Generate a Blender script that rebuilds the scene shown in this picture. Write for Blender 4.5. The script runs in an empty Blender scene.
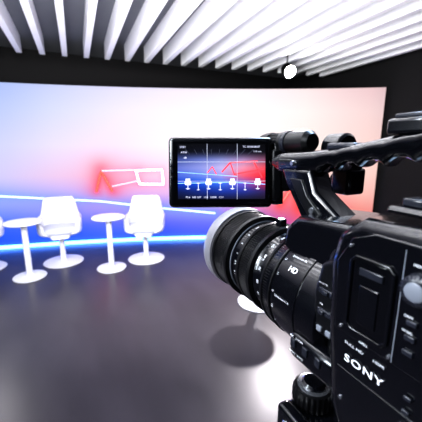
import bpy, bmesh, math, random
from mathutils import Vector, Matrix
random.seed(4)
S = bpy.context.scene
COL = S.collection
pi = math.pi

# ---------------------------------------------------------------- helpers
def lin(c):
    out = []
    for v in c:
        v = v / 255.0
        out.append(v / 12.92 if v <= 0.04045 else ((v + 0.055) / 1.055) ** 2.4)
    return tuple(out)

def mat(name, rgb, rough=0.5, metal=0.0, emis=0.0, noise=0.06, nscale=40.0, bump=0.0, bscale=400.0, coat=0.0, spec=0.5):
    m = bpy.data.materials.new(name)
    m.use_nodes = True
    nt = m.node_tree
    b = nt.nodes["Principled BSDF"]
    c = lin(rgb)
    tc = nt.nodes.new("ShaderNodeTexCoord")
    n = nt.nodes.new("ShaderNodeTexNoise")
    n.inputs["Scale"].default_value = nscale
    nt.links.new(tc.outputs["Object"], n.inputs["Vector"])
    r = nt.nodes.new("ShaderNodeValToRGB")
    r.color_ramp.elements[0].color = (*[max(0, x * (1 - noise)) for x in c], 1)
    r.color_ramp.elements[1].color = (*[min(1, x * (1 + noise)) for x in c], 1)
    nt.links.new(n.outputs["Fac"], r.inputs["Fac"])
    nt.links.new(r.outputs["Color"], b.inputs["Base Color"])
    b.inputs["Roughness"].default_value = rough
    b.inputs["Metallic"].default_value = metal
    b.inputs["Specular IOR Level"].default_value = spec
    b.inputs["Coat Weight"].default_value = coat
    if emis > 0:
        nt.links.new(r.outputs["Color"], b.inputs["Emission Color"])
        b.inputs["Emission Strength"].default_value = emis
    if bump > 0:
        n2 = nt.nodes.new("ShaderNodeTexNoise")
        n2.inputs["Scale"].default_value = bscale
        nt.links.new(tc.outputs["Object"], n2.inputs["Vector"])
        bp = nt.nodes.new("ShaderNodeBump")
        bp.inputs["Strength"].default_value = bump
        bp.inputs["Distance"].default_value = 0.002
        nt.links.new(n2.outputs["Fac"], bp.inputs["Height"])
        nt.links.new(bp.outputs["Normal"], b.inputs["Normal"])
    return m

def attr_mat(name, strength, rough=0.4, base=0.0):
    m = bpy.data.materials.new(name)
    m.use_nodes = True
    nt = m.node_tree
    b = nt.nodes["Principled BSDF"]
    a = nt.nodes.new("ShaderNodeAttribute")
    a.attribute_name = "Col"
    nt.links.new(a.outputs["Color"], b.inputs["Emission Color"])
    b.inputs["Emission Strength"].default_value = strength
    b.inputs["Base Color"].default_value = (base, base, base, 1)
    b.inputs["Roughness"].default_value = rough
    return m

def finish(name, me, m, parent=None, loc=(0, 0, 0), rot=(0, 0, 0), smooth=True, bevel=0, bseg=3, angle=35):
    o = bpy.data.objects.new(name, me)
    COL.objects.link(o)
    if m is not None:
        me.materials.append(m)
    if smooth:
        for p in me.polygons:
            p.use_smooth = True
        try:
            me.set_sharp_from_angle(angle=math.radians(angle))
        except Exception:
            pass
    o.location = loc
    o.rotation_euler = rot
    if parent is not None:
        o.parent = parent
    if bevel > 0:
        md = o.modifiers.new("bevel", 'BEVEL')
        md.width = bevel
        md.segments = bseg
        md.limit_method = 'ANGLE'
        md.angle_limit = math.radians(40)
        md.harden_normals = False
    return o

def bm_to_me(bm, name):
    me = bpy.data.meshes.new(name)
    bmesh.ops.recalc_face_normals(bm, faces=bm.faces)
    bm.to_mesh(me)
    bm.free()
    return me

def add_box(bm, x0, x1, y0, y1, z0, z1):
    vs = [bm.verts.new((x, y, z)) for z in (z0, z1) for (x, y) in ((x0, y0), (x1, y0), (x1, y1), (x0, y1))]
    for f in ((0, 3, 2, 1), (4, 5, 6, 7), (0, 1, 5, 4), (1, 2, 6, 5), (2, 3, 7, 6), (3, 0, 4, 7)):
        bm.faces.new([vs[i] for i in f])

def box(name, x0, x1, y0, y1, z0, z1, m, parent=None, bevel=0.0, **k):
    bm = bmesh.new()
    add_box(bm, x0, x1, y0, y1, z0, z1)
    return finish(name, bm_to_me(bm, name), m, parent, bevel=bevel, **k)

def boxes(name, lst, m, parent=None, bevel=0.0, **k):
    bm = bmesh.new()
    for b in lst:
        add_box(bm, *b)
    return finish(name, bm_to_me(bm, name), m, parent, bevel=bevel, **k)

def each(name, lst, m, parent=None, bevel=0.0, **k):
    for b in lst:
        box(name, *b, m, parent, bevel=bevel, **k)

def add_lathe(bm, prof, axis='Z', seg=48, c=(0, 0, 0), ribs=None):
    rings = []
    for i, (h, r) in enumerate(prof):
        ring = []
        for j in range(seg):
            a = 2 * pi * j / seg
            rr = r
            if ribs and i in ribs:
                rr = r - (ribs[i] if (j // 2) % 2 else 0)
            p, q = rr * math.cos(a), rr * math.sin(a)
            if axis == 'Z': v = (p, q, h)
            elif axis == 'Y': v = (p, h, q)
            else: v = (h, p, q)
            ring.append(bm.verts.new((v[0] + c[0], v[1] + c[1], v[2] + c[2])))
        rings.append(ring)
    for i in range(len(rings) - 1):
        for j in range(seg):
            k = (j + 1) % seg
            bm.faces.new((rings[i][j], rings[i][k], rings[i + 1][k], rings[i + 1][j]))
    if prof[0][1] > 1e-6: bm.faces.new(rings[0])
    if prof[-1][1] > 1e-6: bm.faces.new(rings[-1][::-1])

def lathe(name, prof, m, parent=None, axis='Z', seg=48, c=(0, 0, 0), ribs=None, **k):
    bm = bmesh.new()
    add_lathe(bm, prof, axis, seg, c, ribs)
    return finish(name, bm_to_me(bm, name), m, parent, **k)

def prism(name, pts, x0, x1, m, parent=None, bevel=0.0, **k):
    bm = bmesh.new()
    a = [bm.verts.new((x0, p[0], p[1])) for p in pts]
    b = [bm.verts.new((x1, p[0], p[1])) for p in pts]
    n = len(pts)
    bm.faces.new(a)
    bm.faces.new(b[::-1])
    for i in range(n):
        j = (i + 1) % n
        bm.faces.new((a[i], b[i], b[j], a[j]))
    return finish(name, bm_to_me(bm, name), m, parent, bevel=bevel, **k)

def tube(bm, pts, r, seg=12):
    pts = [Vector(p) for p in pts]
    rings = []
    for i, p in enumerate(pts):
        d = (pts[min(i + 1, len(pts) - 1)] - pts[max(i - 1, 0)]).normalized()
        up = Vector((0, 0, 1)) if abs(d.z) < 0.95 else Vector((0, 1, 0))
        a = d.cross(up).normalized()
        b = a.cross(d).normalized()
        rr = r[i] if isinstance(r, (list, tuple)) else r
        rings.append([bm.verts.new(p + rr * (math.cos(2 * pi * j / seg) * a + math.sin(2 * pi * j / seg) * b)) for j in range(seg)])
    for i in range(len(rings) - 1):
        for j in range(seg):
            k = (j + 1) % seg
            bm.faces.new((rings[i][j], rings[i][k], rings[i + 1][k], rings[i + 1][j]))
    bm.faces.new(rings[0])
    bm.faces.new(rings[-1][::-1])

def tube_obj(name, pts, r, m, parent=None, seg=12, **k):
    bm = bmesh.new()
    tube(bm, pts, r, seg)
    return finish(name, bm_to_me(bm, name), m, parent, **k)

def text(name, s, size, fn, m, parent=None, bold=0.0, spacing=1.0, sx=1.0):
    cu = bpy.data.curves.new("t", 'FONT')
    cu.body = s
    cu.size = size
    cu.offset = bold
    cu.space_character = spacing
    cu.resolution_u = 3
    o = bpy.data.objects.new("t", cu)
    COL.objects.link(o)
    bpy.context.view_layer.update()
    me = bpy.data.meshes.new_from_object(o.evaluated_get(bpy.context.evaluated_depsgraph_get()))
    bpy.data.objects.remove(o)
    for v in me.vertices:
        v.co = Vector(fn(v.co.x * sx, v.co.y))
    me.materials.clear()
    me.name = name
    return finish(name, me, m, parent, smooth=False)

def thing(name, label, cat, loc=(0, 0, 0), rot=(0, 0, 0), group=None):
    e = bpy.data.objects.new(name, None)
    e.empty_display_size = 0.1
    COL.objects.link(e)
    e.location = loc
    e.rotation_euler = rot
    e["label"] = label
    e["category"] = cat
    if group: e["group"] = group
    return e

def tag(o, label, cat, group=None):
    o["label"] = label
    o["category"] = cat
    if group: o["group"] = group
    return o

def dup(src, name, loc, rotz):
    e = src.copy()
    COL.objects.link(e)
    e.location = loc
    e.rotation_euler = (0, 0, rotz)
    for ch in src.children:
        c = ch.copy()
        c.parent = e
        COL.objects.link(c)
    return e

# ---------------------------------------------------------------- materials
M_white = mat("white_lacquer", (218, 218, 228), 0.4, noise=0.02)
M_cushion = mat("white_leather", (188, 190, 206), 0.5, noise=0.03, bump=0.1, bscale=90)
M_baffle = mat("baffle_paint", (240, 240, 244), 0.6, noise=0.02)
M_wall = mat("dark_wall_paint", (14, 13, 15), 0.85, noise=0.1, nscale=3, spec=.3)
M_ceil = mat("ceiling_paint", (92, 94, 100), 0.8, noise=0.1, nscale=3)
M_black = mat("black_plastic", (10, 11, 16), 0.17, noise=0.15, coat=0.45)
M_black_m = mat("black_matte_plastic", (12, 13, 16), 0.30, noise=0.2, bump=0.12, bscale=900, spec=.45)
M_rubber = mat("black_rubber", (12, 12, 14), 0.33, noise=0.2, spec=.5)
M_gloss = mat("gloss_black", (8, 9, 13), 0.08, noise=0.1, coat=.8)
M_grey = mat("grey_plastic", (120, 125, 135), 0.35, noise=0.05)
M_dgrey = mat("dark_grey_plastic", (34, 36, 44), 0.24, noise=0.08)
M_silver = mat("silver_metal", (190, 193, 200), 0.25, metal=0.9, noise=0.04)
M_hood = mat("satin_grey_hood", (168, 167, 174), 0.28, metal=0.5, noise=0.04)
M_text = mat("white_print", (235, 238, 245), 0.5, noise=0.01, emis=0.25)
M_glass = mat("lens_glass", (20, 16, 45), 0.03, noise=0.1, coat=1.0)

M_floor = bpy.data.materials.new("dark_polished_floor")
M_floor.use_nodes = True
nt = M_floor.node_tree
b = nt.nodes["Principled BSDF"]
tc = nt.nodes.new("ShaderNodeTexCoord")
mp = nt.nodes.new("ShaderNodeMapping")
mp.inputs["Scale"].default_value = (1.6, 0.5, 1)
nt.links.new(tc.outputs["Object"], mp.inputs["Vector"])
n = nt.nodes.new("ShaderNodeTexNoise")
n.inputs["Scale"].default_value = 2.2
n.inputs["Detail"].default_value = 4
nt.links.new(mp.outputs["Vector"], n.inputs["Vector"])
r = nt.nodes.new("ShaderNodeValToRGB")
r.color_ramp.elements[0].position = 0.3
r.color_ramp.elements[0].color = (*lin((42, 39, 45)), 1)
r.color_ramp.elements[1].position = 0.75
r.color_ramp.elements[1].color = (*lin((56, 52, 59)), 1)
nt.links.new(n.outputs["Fac"], r.inputs["Fac"])
nt.links.new(r.outputs["Color"], b.inputs["Base Color"])
r2 = nt.nodes.new("ShaderNodeMapRange")
r2.inputs["From Min"].default_value = 0.3
r2.inputs["From Max"].default_value = 0.7
r2.inputs["To Min"].default_value = 0.28
r2.inputs["To Max"].default_value = 0.35
nt.links.new(n.outputs["Fac"], r2.inputs["Value"])
nt.links.new(r2.outputs["Result"], b.inputs["Roughness"])
b.inputs["Specular IOR Level"].default_value = 0.5

# ---------------------------------------------------------------- room
RA = math.radians(23.9)
cR, sR = math.cos(RA), math.sin(RA)
def room(nn, d, z=0):
    return (nn * cR - d * sR, nn * sR + d * cR, z)
def rbox(name, n0, n1, d0, d1, z0, z1, m, bevel=0):
    cn, cd = (n0 + n1) / 2, (d0 + d1) / 2
    hx, hy = (n1 - n0) / 2, (d1 - d0) / 2
    return box(name, -hx, hx, -hy, hy, z0, z1, m, None, bevel=bevel, loc=room(cn, cd), rot=(0, 0, RA), smooth=False)
N0, N1, D0, D1, H = -5.0, 4.32, -3.0, 5.6, 2.91
for o in (rbox("floor", N0 - .2, N1 + .2, D0 - .2, D1 + .2, -0.1, 0, M_floor),
          rbox("ceiling", N0 - .2, N1 + .2, D0 - .2, D1 + .2, H, H + .1, M_ceil),
          rbox("wall_back", N0 - .2, N1 + .2, D1, D1 + .1, 0, H, M_wall),
          rbox("wall_front", N0 - .2, N1 + .2, D0 - .1, D0, 0, H, M_wall),
          rbox("wall_left", N0 - .1, N0, D0, D1, 0, H, M_wall),
          rbox("wall_right", N1, N1 + .1, D0, D1, 0, H, M_wall)):
    o["kind"] = "structure"

first = None
nn = N1 - 0.22
while nn > -4.7:
    dend = max(4.4, min(5.2, 4.95 - (nn + .2) * .12))
    L = dend + 2.6
    if first is None:
        first = box("ceiling_baffle", -.033, .033, -.5, .5, 2.70, H, M_baffle, smooth=False)
        tag(first, "long white vertical ceiling baffle slat", "ceiling slat", "parallel white ceiling baffles")
        c = first
    else:
        c = first.copy()
        COL.objects.link(c)
    c.rotation_euler = (0, 0, RA)
    c.scale = (1, L, 1)
    c.location = room(nn, -2.6 + L / 2)
    nn -= 0.275

# ---------------------------------------------------------------- curved backdrop
BC, BR = (0.7, -8.7), 13.5
BH = 2.33
def arc(th, z, off=0.0):
    a = math.radians(th)
    return ((BR - off) * math.sin(a) + BC[0], (BR - off) * math.cos(a) + BC[1], z)
TP = [(-60, -19.15), (0, -16.13), (52, -13.23), (104, -10.08), (165, -6.10), (211, -2.97), (290, 2.46), (370, 7.72), (420, 10.77)]
def u2t(u):
    for (a, p), (c, q) in zip(TP[:-1], TP[1:]):
        if u <= c or c == 420: return p + (q - p) * (u - a) / (c - a)
def t2u(t):
    for (a, p), (c, q) in zip(TP[:-1], TP[1:]):
        if t <= q or c == 420: return a + (c - a) * (t - p) / (q - p)
cu = [-60, 0, 60, 120, 180, 240, 300, 360, 400]
cv = [0.0, 0.1, 0.28, 0.5, 0.75, 1.05, 1.5, 2.0, 2.33]
T = [
 [(60,120,250)]*4+[(70,120,250),(75,105,250),(150,90,220),(225,100,170),(225,110,150)],
 [(38,88,242),(44,94,243),(50,98,244),(58,100,244),(64,92,242),(80,85,240),(180,80,190),(230,110,150),(225,120,140)],
 [(52,98,242),(62,106,244),(74,110,244),(92,110,244),(98,100,242),(118,100,236),(225,90,140),(238,130,130),(230,140,140)],
 [(102,134,244),(120,144,246),(144,144,244),(166,142,242),(168,134,240),(200,142,225),(240,105,118),(242,150,142),(232,160,155)],
 [(170,176,244),(182,182,245),(206,176,241),(226,166,226),(232,180,230),(242,194,224),(245,150,150),(246,190,180),(232,178,172)],
 [(196,198,243),(208,202,244),(232,196,230),(242,180,212),(245,212,232),(249,224,230),(250,210,204),(249,212,202),(234,188,182)],
 [(186,198,243),(201,206,244),(226,216,244),(239,217,240),(247,233,244),(253,243,243),(253,235,230),(247,214,208),(228,192,188)],
 [(166,188,240),(178,194,242),(204,209,244),(226,218,244),(240,229,245),(253,243,245),(253,237,234),(242,213,212),(212,186,188)],
 [(150,176,234),(160,182,237),(190,199,241),(211,208,242),(230,220,243),(248,234,242),(248,226,227),(233,199,202),(194,170,176)]]
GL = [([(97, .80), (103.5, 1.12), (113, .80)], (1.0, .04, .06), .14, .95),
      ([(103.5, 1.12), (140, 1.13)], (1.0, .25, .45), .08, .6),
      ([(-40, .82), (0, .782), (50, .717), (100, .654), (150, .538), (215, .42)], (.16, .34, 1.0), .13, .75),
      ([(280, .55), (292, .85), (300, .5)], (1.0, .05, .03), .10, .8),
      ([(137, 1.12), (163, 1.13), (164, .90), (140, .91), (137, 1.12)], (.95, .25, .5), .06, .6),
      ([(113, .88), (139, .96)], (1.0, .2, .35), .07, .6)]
def p2(u, z):
    return (BR * math.radians(u2t(u)), z)
def dseg(p, a, b):
    ax, ay = a; bx, by = b
    dx, dy = bx - ax, by - ay
    t = max(0, min(1, ((p[0] - ax) * dx + (p[1] - ay) * dy) / (dx * dx + dy * dy)))
    return math.hypot(p[0] - ax - t * dx, p[1] - ay - t * dy)
GLP = [([p2(*q) for q in pts], c, w, s) for pts, c, w, s in GL]
def samp(u, z, th):
    for i in range(len(cu) - 1):
        if u <= cu[i + 1] or i == len(cu) - 2: break
    for j in range(len(cv) - 1):
        if z <= cv[j + 1] or j == len(cv) - 2: break
    a = min(1, max(0, (u - cu[i]) / (cu[i + 1] - cu[i])))
    bb = min(1, max(0, (z - cv[j]) / (cv[j + 1] - cv[j])))
    f = lambda k: (T[j][i][k] * (1 - a) + T[j][i + 1][k] * a) * (1 - bb) + (T[j + 1][i][k] * (1 - a) + T[j + 1][i + 1][k] * a) * bb
    c = list(lin((f(0), f(1), f(2))))
    p = (BR * math.radians(th), z)
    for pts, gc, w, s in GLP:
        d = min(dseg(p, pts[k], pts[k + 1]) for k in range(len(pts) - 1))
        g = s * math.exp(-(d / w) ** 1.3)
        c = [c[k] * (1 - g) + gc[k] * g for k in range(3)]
    return c
TH0, TH1 = -18.4, 7.95
backdrop = thing("studio_backdrop", "tall curved glowing backdrop with blue to pink gradient and neon line graphics", "backdrop", (0, 0, 0))
me = bpy.data.meshes.new("screen_panel")
NU, NV = 320, 110
verts, faces, cols = [], [], []
for j in range(NV + 1):
    for i in range(NU + 1):
        th = TH0 + (TH1 - TH0) * i / NU
        z = 0.0 + BH * j / NV
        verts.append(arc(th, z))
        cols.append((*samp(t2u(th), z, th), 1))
for j in range(NV):
    for i in range(NU):
        a = j * (NU + 1) + i
        faces.append((a, a + 1, a + NU + 2, a + NU + 1))
me.from_pydata(verts, [], faces)
ca = me.color_attributes.new("Col", 'FLOAT_COLOR', 'POINT')
for i, c in enumerate(cols):
    ca.data[i].color = c
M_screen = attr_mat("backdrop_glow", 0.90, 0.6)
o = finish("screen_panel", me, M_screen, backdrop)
def arc_strip(bm, t0, t1, z0, z1, o0, o1, n=60):
    prev = None
    for i in range(n + 1):
        th = t0 + (t1 - t0) * i / n
        q = [bm.verts.new(arc(th, z0, o0)), bm.verts.new(arc(th, z1, o0)), bm.verts.new(arc(th, z1, o1)), bm.verts.new(arc(th, z0, o1))]
        if prev:
            for k in range(4):
                l = (k + 1) % 4
                bm.faces.new((prev[k], prev[l], q[l], q[k]))
        else:
            bm.faces.new(q)
        prev = q
    bm.faces.new(prev[::-1])
bm = bmesh.new()
arc_strip(bm, TH0, TH1, 0, BH, -0.06, -0.004)
finish("backdrop_frame", bm_to_me(bm, "backdrop_frame"), M_dgrey, backdrop)
M_led = mat("blue_led_glow", (75, 130, 255), 0.4, emis=11.0, noise=0.02)
bm = bmesh.new()
arc_strip(bm, TH0, TH1, 0.0, 0.045, 0.06, 0.02)
o = finish("led_strip", bm_to_me(bm, "led_strip"), M_led, backdrop)
M_neonw = mat("white_blue_neon", (160, 190, 255), 0.4, emis=2.0, noise=0.01)
M_neonr = mat("red_orange_neon", (255, 60, 50), 0.4, emis=2.0, noise=0.02)
M_neonp = mat("pink_neon", (255, 150, 165), 0.4, emis=1.8, noise=0.02)
M_neonb = mat("pale_neon", (240, 235, 255), 0.4, emis=2.2, noise=0.01)
def neon(name, pts, w, m):
    bm = bmesh.new()
    P = []
    for (a, bq) in zip(pts[:-1], pts[1:]):
        for k in range(8):
            P.append((a[0] + (bq[0] - a[0]) * k / 8, a[1] + (bq[1] - a[1]) * k / 8))
    P.append(pts[-1])
    tube(bm, [arc(u2t(p[0]), p[1], 0.012) for p in P], w / 2, 8)
    return finish(name, bm_to_me(bm, name), m, backdrop)
neon("neon_line", GL[2][0], .028, M_neonw)
neon("neon_line", GL[0][0], .040, M_neonr)
neon("neon_line", GL[1][0], .020, M_neonp)
neon("neon_line", GL[3][0], .03, M_neonr)
neon("neon_line", GL[4][0], .028, M_neonb)
neon("neon_line", GL[5][0], .018, M_neonp)

# ---------------------------------------------------------------- chairs and tables
def make_chair(loc, rotz):
    e = thing("swivel_chair", "white tub swivel chair on a round disc base", "chair", loc, (0, 0, rotz), "white swivel chairs on the stage")
    bm = bmesh.new()
    seg = 64
    rings = []
    def sup(phi, rx, ry, n=4.0):
        c, s = math.cos(phi), math.sin(phi)
        rr = (abs(c / rx) ** n + abs(s / ry) ** n) ** (-1 / n)
        return rr * c, rr * s
    def wall(phi):
        s = math.sin(phi)
        if s > 0.58:
            t = min(1, (s - .58) / .18)
            return .19 + .22 * (t * t * (3 - 2 * t))
        t = max(0, min(1, (s + .85) / .3))
        return .0 + .19 * (t * t * (3 - 2 * t))
    levels = [(0.05, 0), (0.45, 0), (0.8, 0.0), (0.95, .02), (1.0, .12), (1.0, .5), (1.0, .8), (1.0, 1.0)]
    for li, (f, w) in enumerate(levels):
        ring = []
        for j in range(seg):
            phi = 2 * pi * j / seg
            h = wall(phi) * w
            flare = 1 + .04 * h / .4
            x, y = sup(phi, .255 * f * flare, .22 * f * flare)
            if math.sin(phi) > 0: y += h * .14
            z = .365 + .05 * max(0, (f - .3) / .7) ** 2 + h
            ring.append(bm.verts.new((x, y, z)))
        rings.append(ring)
    bm.faces.new(rings[0][::-1])
    for i in range(len(rings) - 1):
        for j in range(seg):
            k = (j + 1) % seg
            bm.faces.new((rings[i][j], rings[i][k], rings[i + 1][k], rings[i + 1][j]))
    o = finish("seat_shell", bm_to_me(bm, "seat_shell"), M_white, e, angle=80)
    md = o.modifiers.new("s", 'SOLIDIFY'); md.thickness = 0.05; md.offset = -1
    md = o.modifiers.new("ss", 'SUBSURF'); md.levels = 1; md.render_levels = 1
    bm = bmesh.new()
    rings = []
    for f, z in ((.6, .40), (.84, .41), (.93, .435), (.91, .475), (.75, .495), (.3, .50)):
        ring = []
        for j in range(seg):
            x, y = sup(2 * pi * j / seg, .23 * f, .215 * f)
            ring.append(bm.verts.new((x, y - .015, z)))
        rings.append(ring)
    bm.faces.new(rings[0]); bm.faces.new(rings[-1])
    for i in range(len(rings) - 1):
        for j in range(seg):
            k = (j + 1) % seg
            bm.faces.new((rings[i][j], rings[i][k], rings[i + 1][k], rings[i + 1][j]))
    finish("seat_cushion", bm_to_me(bm, "seat_cushion"), M_cushion, e, angle=80)
    lathe("pole", [(.02, .045), (.05, .034), (.3, .032), (.345, .05), (.36, .1), (.370, .1)], M_white, e)
    lathe("base", [(0, .235), (.008, .24), (.014, .235), (.022, .12), (.035, .04)], M_white, e)
    return e
def make_table(loc):
    e = thing("side_table", "small round white pedestal side table", "table", loc, (0, 0, 0), "white pedestal side tables on the stage")
    lathe("table_top", [(.63, .15), (.636, .18), (.645, .192), (.655, .192), (.66, .186)], M_white, e)
    lathe("pole", [(.015, .06), (.04, .034), (.6, .031), (.63, .06)], M_white, e)
    lathe("base", [(0, .170), (.010, .175), (.018, .170), (.028, .06)], M_white, e)
    return e
ch = make_chair((-1.93, 3.72, 0), math.radians(24))
dup(ch, "swivel_chair", (-.87, 3.83, 0), math.radians(6))
dup(ch, "swivel_chair", (-2.80, 3.48, 0), math.radians(38))
tb = make_table((-2.09, 3.24, 0))
dup(tb, "side_table", (-1.23, 3.50, 0), 0)
t3 = dup(tb, "side_table", (.46, 2.66, 0), 0)
for c in t3.children:
    if c.name.startswith("base"): c.scale = (1.15, 1.15, 1)
    if c.name.startswith("table_top"): c.scale = (.95, .95, 1)

# ---------------------------------------------------------------- stage spotlight
M_bulb = mat("lamp_glow", (255, 250, 240), 0.3, emis=120, noise=0.01)
M_lampblack = mat("lamp_black", (8, 8, 9), 0.8, noise=0.1, spec=0.1)
LP = Vector((1.12, 4.62, 2.50))
sp = thing("stage_spotlight", "small black ceiling spotlight switched on", "spotlight", (LP.x, LP.y, H), (0, 0, 0))
tube_obj("stem", [(0, 0.14, 0), (0, 0.14, -.30), (0, .10, -.33)], .009, M_lampblack, sp)
lathe("lamp_housing", [(.05, .080), (.045, .086), (-.10, .080), (-.14, .03)], M_lampblack, sp, axis='Y', loc=(0, .03, -.36), rot=(math.radians(-28), 0, math.radians(194)))
lathe("lamp_glass", [(.046, .05), (.052, .080), (.056, .05)], M_bulb, sp, axis='Y', loc=(0, .03, -.36), rot=(math.radians(-28), 0, math.radians(194)))

# ---------------------------------------------------------------- CAMCORDER
YAW = math.radians(25.4)
O = Vector((0.032, 0.334, 1.350))
ZB = -0.055
cam_e = thing("camcorder", "black professional video camcorder with open flip-out monitor on a tripod", "video camera", (O.x, O.y, O.z + ZB), (0, 0, YAW))
L0 = (0, 0, -ZB)
bodyp = [(-.180, -.036), (-.174, .01), (-.172, .050), (-.176, .066), (-.190, .076), (-.30, .080), (-.372, .074), (-.38, .02), (-.375, -.05), (-.20, -.055), (-.186, -.05)]
body = prism("body", bodyp, -.045, .05, M_black, cam_e, bevel=.007, bseg=4, loc=L0)
box("front_block", -.034, .046, -.2, -.158, -.034, .052, M_black_m, body, bevel=.010, bseg=5)
prism("upper_block", [(-.108, .036), (-.112, .052), (-.124, .062), (-.2, .068), (-.2, .03), (-.12, .03)], -.026, .034, M_black, body, bevel=.005, bseg=4)
box("lens_drive_unit", -.044, -.02, -.185, -.143, -.032, -.012, M_black, body, bevel=.005, bseg=4)
prism("shoulder_panel", [(-.161, -.002), (-.161, .026), (-.165, .044), (-.19, .060), (-.19, -.002)], -.042, -.02, M_black_m, body, bevel=.003, bseg=4)
prism("hand_grip", [(-.17, -.03), (-.15, .03), (-.2, .05), (-.33, .04), (-.35, -.02), (-.3, -.045)], .05, .085, M_rubber, body, bevel=.012)
box("top_deck", -.034, .04, -.35, -.195, .079, .083, M_black, body, bevel=.002)
each("top_button", [(-.030, -.019, -.210 - i * .016, -.200 - i * .016, .083, .087) for i in range(6)], M_dgrey, body, bevel=.001)
X = -.045
prism("cheek_panel", [(-.182, .013), (-.180, .052), (-.188, .066), (-.200, .071), (-.35, .071), (-.35, .013)], X - .0012, X + .001, M_black, body, bevel=.0008)
prism("lower_panel", [(-.1855, -.030), (-.1855, -.008), (-.35, -.008), (-.35, -.042), (-.198, -.042)], X - .0006, X + .001, M_black, body, bevel=.0004)
X -= .0012
bm = bmesh.new()
def ringframe(bm, x0, x1, ya, yb, za, zb, t, ch=.003):
    def rr(a, b_, c_, d_, q):
        return [(a + q, c_), (b_ - q, c_), (b_, c_ + q), (b_, d_ - q), (b_ - q, d_), (a + q, d_), (a, d_ - q), (a, c_ + q)]
    oc = rr(ya, yb, za, zb, ch)
    ic = rr(ya + t, yb - t, za + t, zb - t, ch * .7)
    V = [[bm.verts.new((x, p[0], p[1])) for p in c] for x in (x0, x1) for c in (oc, ic)]
    n_ = len(oc)
    for i in range(n_):
        j = (i + 1) % n_
        bm.faces.new((V[0][i], V[0][j], V[1][j], V[1][i]))
        bm.faces.new((V[2][i], V[2][j], V[3][j], V[3][i]))
        bm.faces.new((V[0][i], V[0][j], V[2][j], V[2][i]))
        bm.faces.new((V[1][i], V[1][j], V[3][j], V[3][i]))
ringframe(bm, X - .0016, X, -.2125, -.1890, .0180, .0585, .0016)
finish("door_frame", bm_to_me(bm, "door_frame"), M_black, body, bevel=.0005)
box("door_window", X - .0005, X + .001, -.2108, -.1907, .0198, .0567, M_gloss, body, bevel=.0002)
box("door_latch", X - .0015, X - .0004, -.2070, -.1945, .0490, .0530, M_dgrey, body, bevel=.0006)
box("card_slot_cover", X - .0012, X - .0004, -.2055, -.1955, .0240, .0440, M_black, body, bevel=.0006)
lathe("side_dial", [(X - .0045, .0052), (X - .0035, .0068), (X + .001, .0074)], M_dgrey, body, axis='X', seg=80, c=(0, -.2225, .053), ribs={1: .0005})
lathe("dial_cap", [(X - .0052, .0030), (X - .0048, .0040), (X - .0040, .0042)], M_grey, body, axis='X', seg=40, c=(0, -.2225, .053))
each("side_button", [(X - .0012, X, -.2235, -.2190, .036 - i * .007, .0385 - i * .007) for i in range(3)] + [(X - .0006, X + .0006, -.2255, -.2220, .001 - i * .007, .0030 - i * .007) for i in range(4)], M_dgrey, body, bevel=.0004)
box("panel_seam", X - .0002, X + .001, -.2150, -.2146, .014, .068, M_grey, body)
for (sy, sz) in ((-.1865, .0165), (-.2135, .0160), (-.1880, .0620)):
    lathe("screw", [(X - .0010, .0008), (X - .0005, .0011), (X + .0005, .0011)], M_silver, body, axis='X', seg=16, c=(0, sy, sz))
X += .0012
lathe("screw", [(X - .0014, .0010), (X - .0008, .0013), (X + .0005, .0013)], M_silver, body, axis='X', seg=16, c=(0, -.190, -.026))
each("front_switch", [(-.0435, -.041, -.177, -.166, .026, .0295), (-.0450, -.043, -.174, -.170, .0265, .0290), (-.0435, -.041, -.177, -.166, .013, .0165), (-.0450, -.043, -.172, -.168, .0135, .0160)], M_dgrey, body, bevel=.0005)
each("front_button", [(-.0432, -.041, -.177, -.173, .001, .0045), (-.0432, -.041, -.170, -.166, .001, .0045)], M_grey, body, bevel=.0005)
def side(y, z, x=X - .0009):
    return lambda a, b: (x, y - a, z + b)
text("brand_lettering", "SONY", .0057, side(-.1900, -.0020), M_text, body, bold=.0001, spacing=1.16, sx=1.35)
text("small_print", "FULL HD", .0022, side(-.1895, .0078), M_text, body, sx=1.3)
text("small_print", "HDMI", .0020, side(-.2060, .0078), M_text, body, sx=1.2)
text("small_print", "OPEN", .0018, side(-.1980, .0135, X - .0016), M_text, body)
text("small_print", "GAIN", .0016, side(-.2175, .0392, X - .0016), M_text, body)
text("small_print", "W.BAL", .0016, side(-.2175, .0322, X - .0016), M_text, body)
text("small_print", "MENU", .0018, side(-.2185, .0622, X - .0016), M_text, body)
text("small_print", "ND FILTER", .0015, side(-.165, .0315, -.0424), M_text, body)
text("small_print", "IRIS", .0015, side(-.167, .0185, -.0424), M_text, body)
each("switch", [(-.0452, -.043, -.151 - i * .011, -.1465 - i * .011, -.022, -.016) for i in range(3)], M_dgrey, body, bevel=.0006)
text("small_print", "IRIS   ZOOM", .0022, side(-.1455, -.0150, -.0446), M_text, body)
text("small_print", "MANU   AUTO", .0020, side(-.1455, -.0265, -.0446), M_text, body)

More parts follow.
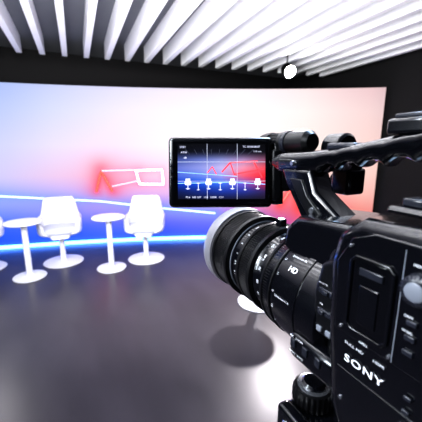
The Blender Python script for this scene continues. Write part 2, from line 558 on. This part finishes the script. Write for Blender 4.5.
# lens
lens = lathe("lens", [(-.010, .030), (-.008, .0385), (-.024, .0395), (-.048, .0385), (-.062, .0385), (-.0625, .0375), (-.088, .0375), (-.0885, .0372), (-.104, .0372), (-.106, .0418), (-.140, .0434), (-.1405, .0442), (-.146, .0444), (-.1465, .0436), (-.164, .0436), (-.168, .038)], M_black, cam_e, axis='Y', seg=96, loc=L0)
lathe("lens_hood", [(-.006, .0385), (.001, .0400), (.0013, .0436), (-.001, .0448), (-.008, .0450), (-.0155, .0444), (-.017, .041)], M_hood, lens, axis='Y', seg=96)
lathe("focus_ring", [(-.0175, .0395), (-.018, .0432), (-.0215, .0432), (-.022, .0425), (-.0435, .0425), (-.044, .0432), (-.048, .0430), (-.0485, .038)], M_rubber, lens, axis='Y', seg=560, ribs={3: .0009, 4: .0009})
lathe("zoom_ring", [(-.0640, .0360), (-.0645, .0414), (-.068, .0414), (-.0685, .0408), (-.082, .0408), (-.0825, .0414), (-.086, .0412), (-.0865, .036)], M_rubber, lens, axis='Y', seg=480, ribs={3: .0009, 4: .0009})
lathe("iris_ring", [(-.104, .035), (-.1045, .0426), (-.107, .0429), (-.1075, .0421), (-.116, .0421), (-.1165, .0433), (-.118, .0433), (-.1185, .038)], M_rubber, lens, axis='Y', seg=480, ribs={3: .0009, 4: .0009})
lathe("trim_band", [(-.0498, .0374), (-.050, .0393), (-.0508, .0393), (-.051, .0374)], M_grey, lens, axis='Y', seg=96)
lathe("trim_band", [(-.1000, .034), (-.1002, .0382), (-.1008, .0382), (-.101, .034)], M_grey, lens, axis='Y', seg=96)
lathe("front_glass", [(-.011, .036), (-.006, .03), (-.003, .018), (-.002, .0)], M_glass, lens, axis='Y', seg=64)
box("focus_lever", -.0035, .0035, -.079, -.071, .039, .047, M_black, lens, bevel=.0012)
def ringtext(y, r, phi0):
    def f(a, b):
        ph = math.radians(phi0) - a / r
        return (-r * math.sin(ph), y + b, r * math.cos(ph))
    return f
def axtext(y, r, phi0):
    def f(a, b):
        ph = math.radians(phi0) - b / r
        return (-r * math.sin(ph), y - a, r * math.cos(ph))
    return f
for k, s in enumerate(["0.8", "1", "1.2", "1.5", "2", "3", "5", "10", "m"]):
    text("lens_marking", s, .0036, ringtext(-.0600, .0387, 130 - k * 15), M_text, lens)
for k, s in enumerate(["7", "10", "20", "30", "40", "50", "86"]):
    text("lens_marking", s, .0036, ringtext(-.0955, .0375, 125 - k * 17), M_text, lens)
for k, s in enumerate(["1.6", "2.8", "4", "5.6", "8", "11", "C"]):
    text("lens_marking", s, .0026, ringtext(-.1225, .0430, 150 - k * 17), M_text, lens)
text("lens_marking", "HD", .0058, axtext(-.1300, .0440, 56), M_text, lens, bold=.0001)
text("lens_marking", "Zoom Lens 8x", .0024, axtext(-.1265, .0442, 42), M_text, lens)
text("lens_marking", "5.8-46.4mm 1:1.9", .0022, axtext(-.1255, .0442, 84), M_text, lens)
text("lens_marking", "FOCUS", .0024, axtext(-.0880, .0378, 60), M_text, lens)

# handle
def interp(tab, y):
    for (a, p), (c, q) in zip(tab[:-1], tab[1:]):
        if y >= c:
            t = (y - a) / (c - a)
            return p + (q - p) * t
    return tab[-1][1]
HT = [(-.066, .1030), (-.072, .1055), (-.08, .1065), (-.1, .1072), (-.13, .1095), (-.16, .1145), (-.19, .1205), (-.24, .126), (-.31, .126), (-.345, .115), (-.35, .110)]
HB = [(-.066, .0930), (-.072, .0895), (-.08, .0880), (-.1, .0880), (-.125, .0920), (-.15, .0965), (-.2, .1030), (-.31, .106), (-.345, .095), (-.35, .098)]
bm = bmesh.new()
rings = []
y = -.066
while y > -.3501:
    zt, zb = interp(HT, y), interp(HB, y)
    if -.315 < y < -.120:
        ph = ((-y - .120) / .0170) % 1.0
        zb += .0040 * (math.sin(pi * ph) ** .7)
    zc, hz = (zt + zb) / 2, (zt - zb) / 2
    hx = .010 * (1 if y < -.075 else .85)
    ring = []
    for j in range(28):
        a = 2 * pi * j / 28
        c_, s_ = math.cos(a), math.sin(a)
        e_ = 0.72
        ring.append(bm.verts.new((.002 + hx * math.copysign(abs(c_) ** e_, c_), y, zc + hz * math.copysign(abs(s_) ** e_, s_))))
    rings.append(ring)
    y -= .00125
for i in range(len(rings) - 1):
    for j in range(28):
        k = (j + 1) % 28
        bm.faces.new((rings[i][j], rings[i][k], rings[i + 1][k], rings[i + 1][j]))
bm.faces.new(rings[0]); bm.faces.new(rings[-1][::-1])
handle = finish("handle", bm_to_me(bm, "handle"), M_gloss, cam_e, loc=L0, angle=60)
prism("front_post", [(-.080, .094), (-.115, .094), (-.122, .078), (-.150, .060), (-.150, .054), (-.112, .050), (-.100, .066), (-.088, .080)], -.008, .012, M_black, handle, bevel=.003)
prism("post_inset", [(-.094, .086), (-.108, .086), (-.115, .074), (-.130, .062), (-.118, .058), (-.106, .070)], -.0092, -.006, M_black_m, handle, bevel=.0008)
prism("rear_post", [(-.325, .10), (-.35, .10), (-.362, .074), (-.335, .074)], -.008, .012, M_black, handle, bevel=.003)
lathe("screw", [(-.0112, .0022), (-.0098, .0030), (-.008, .0030)], M_silver, handle, axis='X', seg=24, c=(0, -.122, .0640))
lathe("screw", [(-.0098, .0018), (-.0086, .0024), (-.006, .0024)], M_silver, handle, axis='X', seg=24, c=(0, -.096, .098))
box("accessory_shoe", -.008, .012, -.194, -.172, .1175, .1260, M_black, handle, bevel=.0018)
box("shoe_plate", -.006, .010, -.191, -.175, .1260, .1285, M_dgrey, handle, bevel=.0008)
box("zoom_rocker", -.005, .009, -.150, -.126, .1085, .1135, M_dgrey, handle, bevel=.002)
mic = lathe("microphone", [(-.022, .005), (-.020, .0090), (-.026, .0100), (-.034, .0100), (-.0345, .0093), (-.05, .0093), (-.0505, .0100), (-.085, .0100), (-.089, .007)], M_rubber, cam_e, axis='Y', seg=96, c=(.018, 0, .1150), loc=L0, ribs={4: .001, 5: .001})
lathe("microphone_band", [(-.056, .0095), (-.0565, .0108), (-.062, .0108), (-.0625, .0095)], M_dgrey, mic, axis='Y', seg=48, c=(.018, 0, .1150))
holder = lathe("microphone_holder", [(-.088, .0100), (-.090, .0122), (-.106, .0122), (-.108, .0100)], M_black, cam_e, axis='Y', seg=48, c=(.039, 0, .110), loc=L0)
box("clamp_band", .0265, .0515, -.100, -.096, .105, .111, M_dgrey, holder, bevel=.001)
aud = boxes("audio_input_unit", [(.03, .050, -.119, -.100, .072, .094), (.008, .045, -.12, -.105, .092, .101)], M_black, cam_e, bevel=.003, loc=L0)
lathe("audio_connector", [(-.0975, .007), (-.096, .008), (-.102, .0085)], M_dgrey, aud, axis='Y', seg=32, c=(.041, 0, .082))
vf = box("viewfinder", -.02, .03, -.40, -.36, .075, .112, M_black_m, cam_e, bevel=.006, loc=L0)
lathe("eyecup", [(-.395, .018), (-.405, .019), (-.425, .026), (-.43, .024), (-.41, .014)], M_rubber, vf, axis='Y', seg=32, c=(.005, 0, .094))

# flip-out monitor
lcd = box("monitor", -.0505, .0485, -.001, .0115, -.0335, .0335, M_black, cam_e, bevel=.0048,
          loc=(-.0403, -.034, .0875 - ZB), rot=(math.radians(-9), 0, -YAW + math.radians(1)), bseg=5)
w0, w1, h0, h1 = -.0415, .0412, -.0255, .0265
NX, NZ = 60, 36
LT = [
 [(22,24,44),(26,30,58),(30,32,64),(30,30,58),(30,26,44)],
 [(20,36,96),(26,48,136),(34,62,165),(46,60,155),(62,44,95)],
 [(20,64,195),(32,88,224),(66,118,232),(124,94,205),(190,46,88)],
 [(84,112,214),(112,138,228),(168,158,230),(240,100,120),(240,46,60)],
 [(110,124,206),(146,154,224),(196,184,234),(236,150,178),(230,84,98)],
 [(74,90,156),(106,120,192),(142,148,208),(168,140,186),(138,84,112)],
 [(14,16,28),(18,20,35),(24,26,42),(20,20,34),(14,14,22)],
 [(8,9,15),(10,11,18),(11,12,20),(10,10,17),(7,7,12)]]
def ls(u, v):
    a = u * 4; i = min(3, int(a)); a -= i
    bq = v * 7; j = min(6, int(bq)); bq -= j
    return lin([(LT[j][i][k] * (1 - a) + LT[j][i + 1][k] * a) * (1 - bq) + (LT[j + 1][i][k] * (1 - a) + LT[j + 1][i + 1][k] * a) * bq for k in range(3)])
verts, faces, cols = [], [], []
for j in range(NZ + 1):
    for i in range(NX + 1):
        verts.append((w0 + (w1 - w0) * i / NX, -.0014, h0 + (h1 - h0) * j / NZ))
        cols.append((*ls(i / NX, j / NZ), 1))
for j in range(NZ):
    for i in range(NX):
        a = j * (NX + 1) + i
        faces.append((a, a + 1, a + NX + 2, a + NX + 1))
me = bpy.data.meshes.new("monitor_screen")
me.from_pydata(verts, [], faces)
ca = me.color_attributes.new("Col", 'FLOAT_COLOR', 'POINT')
for i, c in enumerate(cols): ca.data[i].color = c
finish("monitor_screen", me, attr_mat("monitor_glow", 1.0, 0.2, 0.005), lcd, smooth=False)
M_pixw = mat("screen_white", (215, 216, 240), 0.4, emis=.8, noise=0.01)
M_pixr = mat("screen_red", (255, 60, 70), 0.4, emis=1.4, noise=0.01)
M_pixb = mat("screen_blue", (140, 190, 255), 0.4, emis=1.1, noise=0.01)
M_pixg = mat("screen_grey", (185, 190, 210), 0.4, emis=.8, noise=0.01)
M_pixd = mat("screen_dim_grey", (70, 74, 92), 0.4, emis=.5, noise=0.01)
def flat(name, polys, m, y=-.0016):
    bm = bmesh.new()
    for P in polys:
        vs = [bm.verts.new((p[0], y, p[1])) for p in P]
        f = bm.faces.new(vs)
    me = bpy.data.meshes.new(name)
    bm.to_mesh(me); bm.free()
    return finish(name, me, m, lcd, smooth=False)
def seg(p, q, w):
    d = Vector((q[0] - p[0], q[1] - p[1])).normalized() * w / 2
    nx, nz = -d.y, d.x
    return [(p[0] + nx, p[1] + nz), (q[0] + nx, q[1] + nz), (q[0] - nx, q[1] - nz), (p[0] - nx, p[1] - nz)]
def chairpix(x, z, s):
    return [[(x - 4.2*s, z + 3*s), (x - 4.0*s, z + 5.5*s), (x - 3.0*s, z + 5.6*s), (x - 2.8*s, z + 9*s), (x + 2.8*s, z + 9*s), (x + 3.0*s, z + 5.6*s), (x + 4.0*s, z + 5.5*s), (x + 4.2*s, z + 3*s), (x + 3*s, z + 1*s), (x - 3*s, z + 1*s)],
            [(x - .5*s, z - 3*s), (x + .5*s, z - 3*s), (x + .5*s, z + 1*s), (x - .5*s, z + 1*s)],
            [(x - 3*s, z - 3.2*s), (x, z - 4.4*s), (x + 3*s, z - 3.2*s), (x, z - 2.4*s)]]
def tabpix(x, z, s):
    return [[(x - 3*s, z + 4*s), (x, z + 3.2*s), (x + 3*s, z + 4*s), (x, z + 4.8*s)],
            [(x - .4*s, z - 4*s), (x + .4*s, z - 4*s), (x + .4*s, z + 3.6*s), (x - .4*s, z + 3.6*s)],
            [(x - 2.3*s, z - 4*s), (x, z - 4.8*s), (x + 2.3*s, z - 4*s), (x, z - 3.2*s)]]
P = []
for x in (-.032, -.0125, .010, .034): P += chairpix(x, -.0130, .00078)
for x in (-.0222, -.0015, .0220): P += tabpix(x, -.0135, .00078)
flat("screen_picture_chairs", P, M_pixw, -.0018)
flat("screen_picture_lines", [seg((w0, .0), (.014, -.004), .0006), seg((w0, -.0105), (.01, -.0095), .0007), seg((.01, -.0095), (w1, -.0115), .0007)], M_pixb, -.00165)
flat("screen_picture_neon", [seg((.000, .000), (.008, .009), .0013), seg((.008, .009), (.034, .010), .0012), seg((.012, -.002), (.0400, .003), .0012), seg((.03, .010), (.038, -.005), .0013), seg((.008, .009), (.012, -.003), .001), seg((-.014, -.001), (-.009, .005), .0008), seg((-.009, .005), (-.005, -.002), .0008)], M_pixr, -.0017)
flat("screen_picture_ceiling", [seg((-.034 + i * .008, .0212), (-.030 + i * .0068, .0165), .0004) for i in range(9)], M_pixd, -.0016)
flat("screen_frame_guides", [seg((-.0138, h0), (-.0138, h1), .0004), seg((.0145, h0), (.0145, h1), .0004), seg((w0, .0095), (w1, .0095), .0004), seg((w0, -.0085), (w1, -.0085), .0004)], M_pixg, -.00185)
def lp(x, z):
    return lambda a, b: (x + a, -.0021, z + b)
text("screen_text", "STBY", .0026, lp(-.0395, .0224), M_pixw, lcd)
text("screen_text", "-dB", .0026, lp(-.0365, .0125), M_pixw, lcd)
text("screen_text", "ATW", .0026, lp(-.0385, .0175), M_pixw, lcd)
text("screen_text", "TC 00:00:08:07", .0026, lp(.0195, .0228), M_pixw, lcd)
text("screen_text", "110 min", .0024, lp(.0295, .0185), M_pixw, lcd)
text("screen_text", "F5.6   ND OFF   1/50   3200K   CH1", .0024, lp(-.034, -.0244), M_pixw, lcd)
each("monitor_button", [(-.048, -.0455, -.0022, -.0005, -.006 + i * .006 - .001, -.003 + i * .006 - .001) for i in range(3)], M_dgrey, lcd, bevel=.0005)
boxes("monitor_hinge", [(.0475, .058, -.0005, .014, -.027, .022), (.056, .068, .001, .014, -.018, .018)], M_black_m, lcd, bevel=.003)
lathe("hinge_barrel", [(-.031, .004), (-.030, .006), (.027, .006), (.028, .004)], M_black, lcd, axis='Z', seg=24, c=(.0545, .008, 0))

# ---------------------------------------------------------------- tripod
tz = O.z + ZB
tp = thing("tripod", "black tripod with fluid head carrying the camcorder", "tripod", (*(Vector((O.x, O.y, 0)) + Matrix.Rotation(YAW, 3, 'Z') @ Vector((.0, -.24, 0))).xy, 0), (0, 0, YAW))
Z = tz
plate = box("quick_release_plate", -.032, .032, -.09, .060, Z - .010, Z, M_black, tp, bevel=.002)
box("head_platform", -.042, .042, -.08, .100, Z - .036, Z - .018, M_black, tp, bevel=.004)
kn = lathe("locking_knob", [(Z - .020, .010), (Z - .016, .0145), (Z - .008, .0145), (Z - .0045, .0130), (Z - .0035, .0095)], M_rubber, tp, seg=96, c=(-.024, .090, 0), ribs={1: .001, 2: .001})
lathe("knob_cap", [(Z - .004, .0084), (Z - .002, .0084), (Z - .0005, .0068)], M_black, kn, seg=32, c=(-.024, .090, 0))
lathe("knob_ring", [(Z - .0055, .0115), (Z - .0036, .0112), (Z - .0034, .0104)], M_silver, kn, seg=48, c=(-.024, .090, 0))
lathe("locking_knob", [(-.068, .010), (-.066, .012), (-.052, .012), (-.050, .008), (-.04, .007)], M_rubber, tp, axis='X', seg=48, c=(0, .06, Z - .030), ribs={1: .001, 2: .001})
tube_obj("locking_lever", [(.012, .086, Z - .010), (.006, .098, Z - .008), (-.002, .100, Z - .008), (-.007, .092, Z - .009), (-.008, .076, Z - .011), (-.010, .062, Z - .012)], .0032, M_silver, tp)
box("clamp_plate", -.052, -.041, .02, .096, Z - .040, Z - .012, M_black, tp, bevel=.003)
for yy in (.035, .06, .085):
    lathe("clamp_screw", [(-.0535, .0025), (-.0525, .0035), (-.051, .0035)], M_silver, tp, axis='X', seg=20, c=(0, yy, Z - .022))
lathe("fluid_head", [(Z - .16, .03), (Z - .155, .045), (Z - .11, .048), (Z - .10, .035), (Z - .07, .035), (Z - .030, .04)], M_black, tp)
lathe("tilt_knob", [(-.065, .02), (-.06, .025), (-.045, .025), (-.04, .015), (-.03, .015)], M_black_m, tp, axis='X', c=(0, 0, Z - .07))
lathe("center_column", [(.75, .018), (Z - .155, .018)], M_dgrey, tp)
lathe("leg_collar", [(Z - .25, .03), (Z - .24, .05), (Z - .19, .05), (Z - .18, .03)], M_black, tp)
for k in range(3):
    a = math.radians(90 + 120 * k)
    dx, dy = math.cos(a), math.sin(a)
    tube_obj("leg", [(dx * .04, dy * .04, Z - .21), (dx * .22, dy * .22, .7), (dx * .42, dy * .42, .02)], [.016, .015, .012], M_black, tp)
    lathe("foot", [(0, .02), (.02, .022), (.045, .012)], M_rubber, tp, c=(dx * .42, dy * .42, 0))

# ---------------------------------------------------------------- lights
def area(name, loc, target, size, power, color=(1, 1, 1), sy=None):
    l = bpy.data.lights.new(name, 'AREA')
    l.energy = power
    l.color = color
    l.size = size
    if sy:
        l.shape = 'RECTANGLE'; l.size_y = sy
    o = bpy.data.objects.new(name, l)
    COL.objects.link(o)
    o.location = loc
    o.rotation_euler = (Vector(target) - Vector(loc)).to_track_quat('-Z', 'Y').to_euler()
    return o
def spot(name, loc, target, power, ang, rad, color=(1, 1, 1), blend=.5):
    l = bpy.data.lights.new(name, 'SPOT')
    l.energy = power; l.spot_size = math.radians(ang); l.spot_blend = blend
    l.shadow_soft_size = rad; l.color = color
    o = bpy.data.objects.new(name, l)
    COL.objects.link(o)
    o.location = loc
    o.rotation_euler = (Vector(target) - Vector(loc)).to_track_quat('-Z', 'Y').to_euler()
    return o
spot("spot_back", (1.10, 4.45, 2.48), (.25, 2.1, .2), 370, 82, .05, (1, .93, .98), .9)
spot("added_floor_spot", (-3.35, 3.75, 2.55), (-1.0, 1.4, 0), 70, 60, .25, (1, .97, .98), 1.0)  # unseen spot added to brighten the floor at lower left
area("ceiling_wash", (-.5, .9, 1.9), (-.3, 3.4, 2.9), 1.6, 250, (1, 1, 1))  # unseen upward light added to brighten the ceiling baffles
area("stage_key", (-2.4, -.2, 2.4), (-1.6, 3.8, .5), .6, 50, (1, .98, 1))  # unseen soft key added to light the chairs
area("camera_fill", (-1.3, -.7, 2.3), (.15, .25, 1.35), .8, 22, (.88, .93, 1))  # unseen softbox added to give the camcorder reflections
area("camera_top", (.6, .9, 2.6), (.15, .25, 1.35), .5, 32, (.45, .68, 1))  # unseen overhead light, tinted blue for highlights on the camcorder
area("added_streak_light", (-.9, .1, 2.2), (.15, .2, 1.35), .05, 18, (.80, .9, 1), sy=1.4)  # long narrow light added out of view for stripe highlights on the camcorder
area("added_side_highlight", (-2.4, .1, 1.95), (.15, .2, 1.35), .12, 12, (.8, .9, 1), sy=1.2)  # thin unseen panel added at left for a highlight on the body side

w = bpy.data.worlds.new("world")
S.world = w
w.use_nodes = True
w.node_tree.nodes["Background"].inputs["Color"].default_value = (.5, .52, .6, 1)
w.node_tree.nodes["Background"].inputs["Strength"].default_value = 0.3

cd = bpy.data.cameras.new("view_camera")
co = bpy.data.objects.new("view_camera", cd)
COL.objects.link(co)
co.location = (0, 0, 1.46)
co.rotation_euler = (math.radians(90 - 11.86), 0, 0)
cd.sensor_width = 36
cd.lens = 36 * 300 / 422
cd.clip_start = .01
cd.dof.use_dof = True
cd.dof.focus_distance = .27
cd.dof.aperture_fstop = 16
S.camera = co
S.view_settings.view_transform = 'Standard'
for lk in ('Medium High Contrast', 'Standard - Medium High Contrast'):
    try:
        S.view_settings.look = lk
        break
    except Exception:
        pass
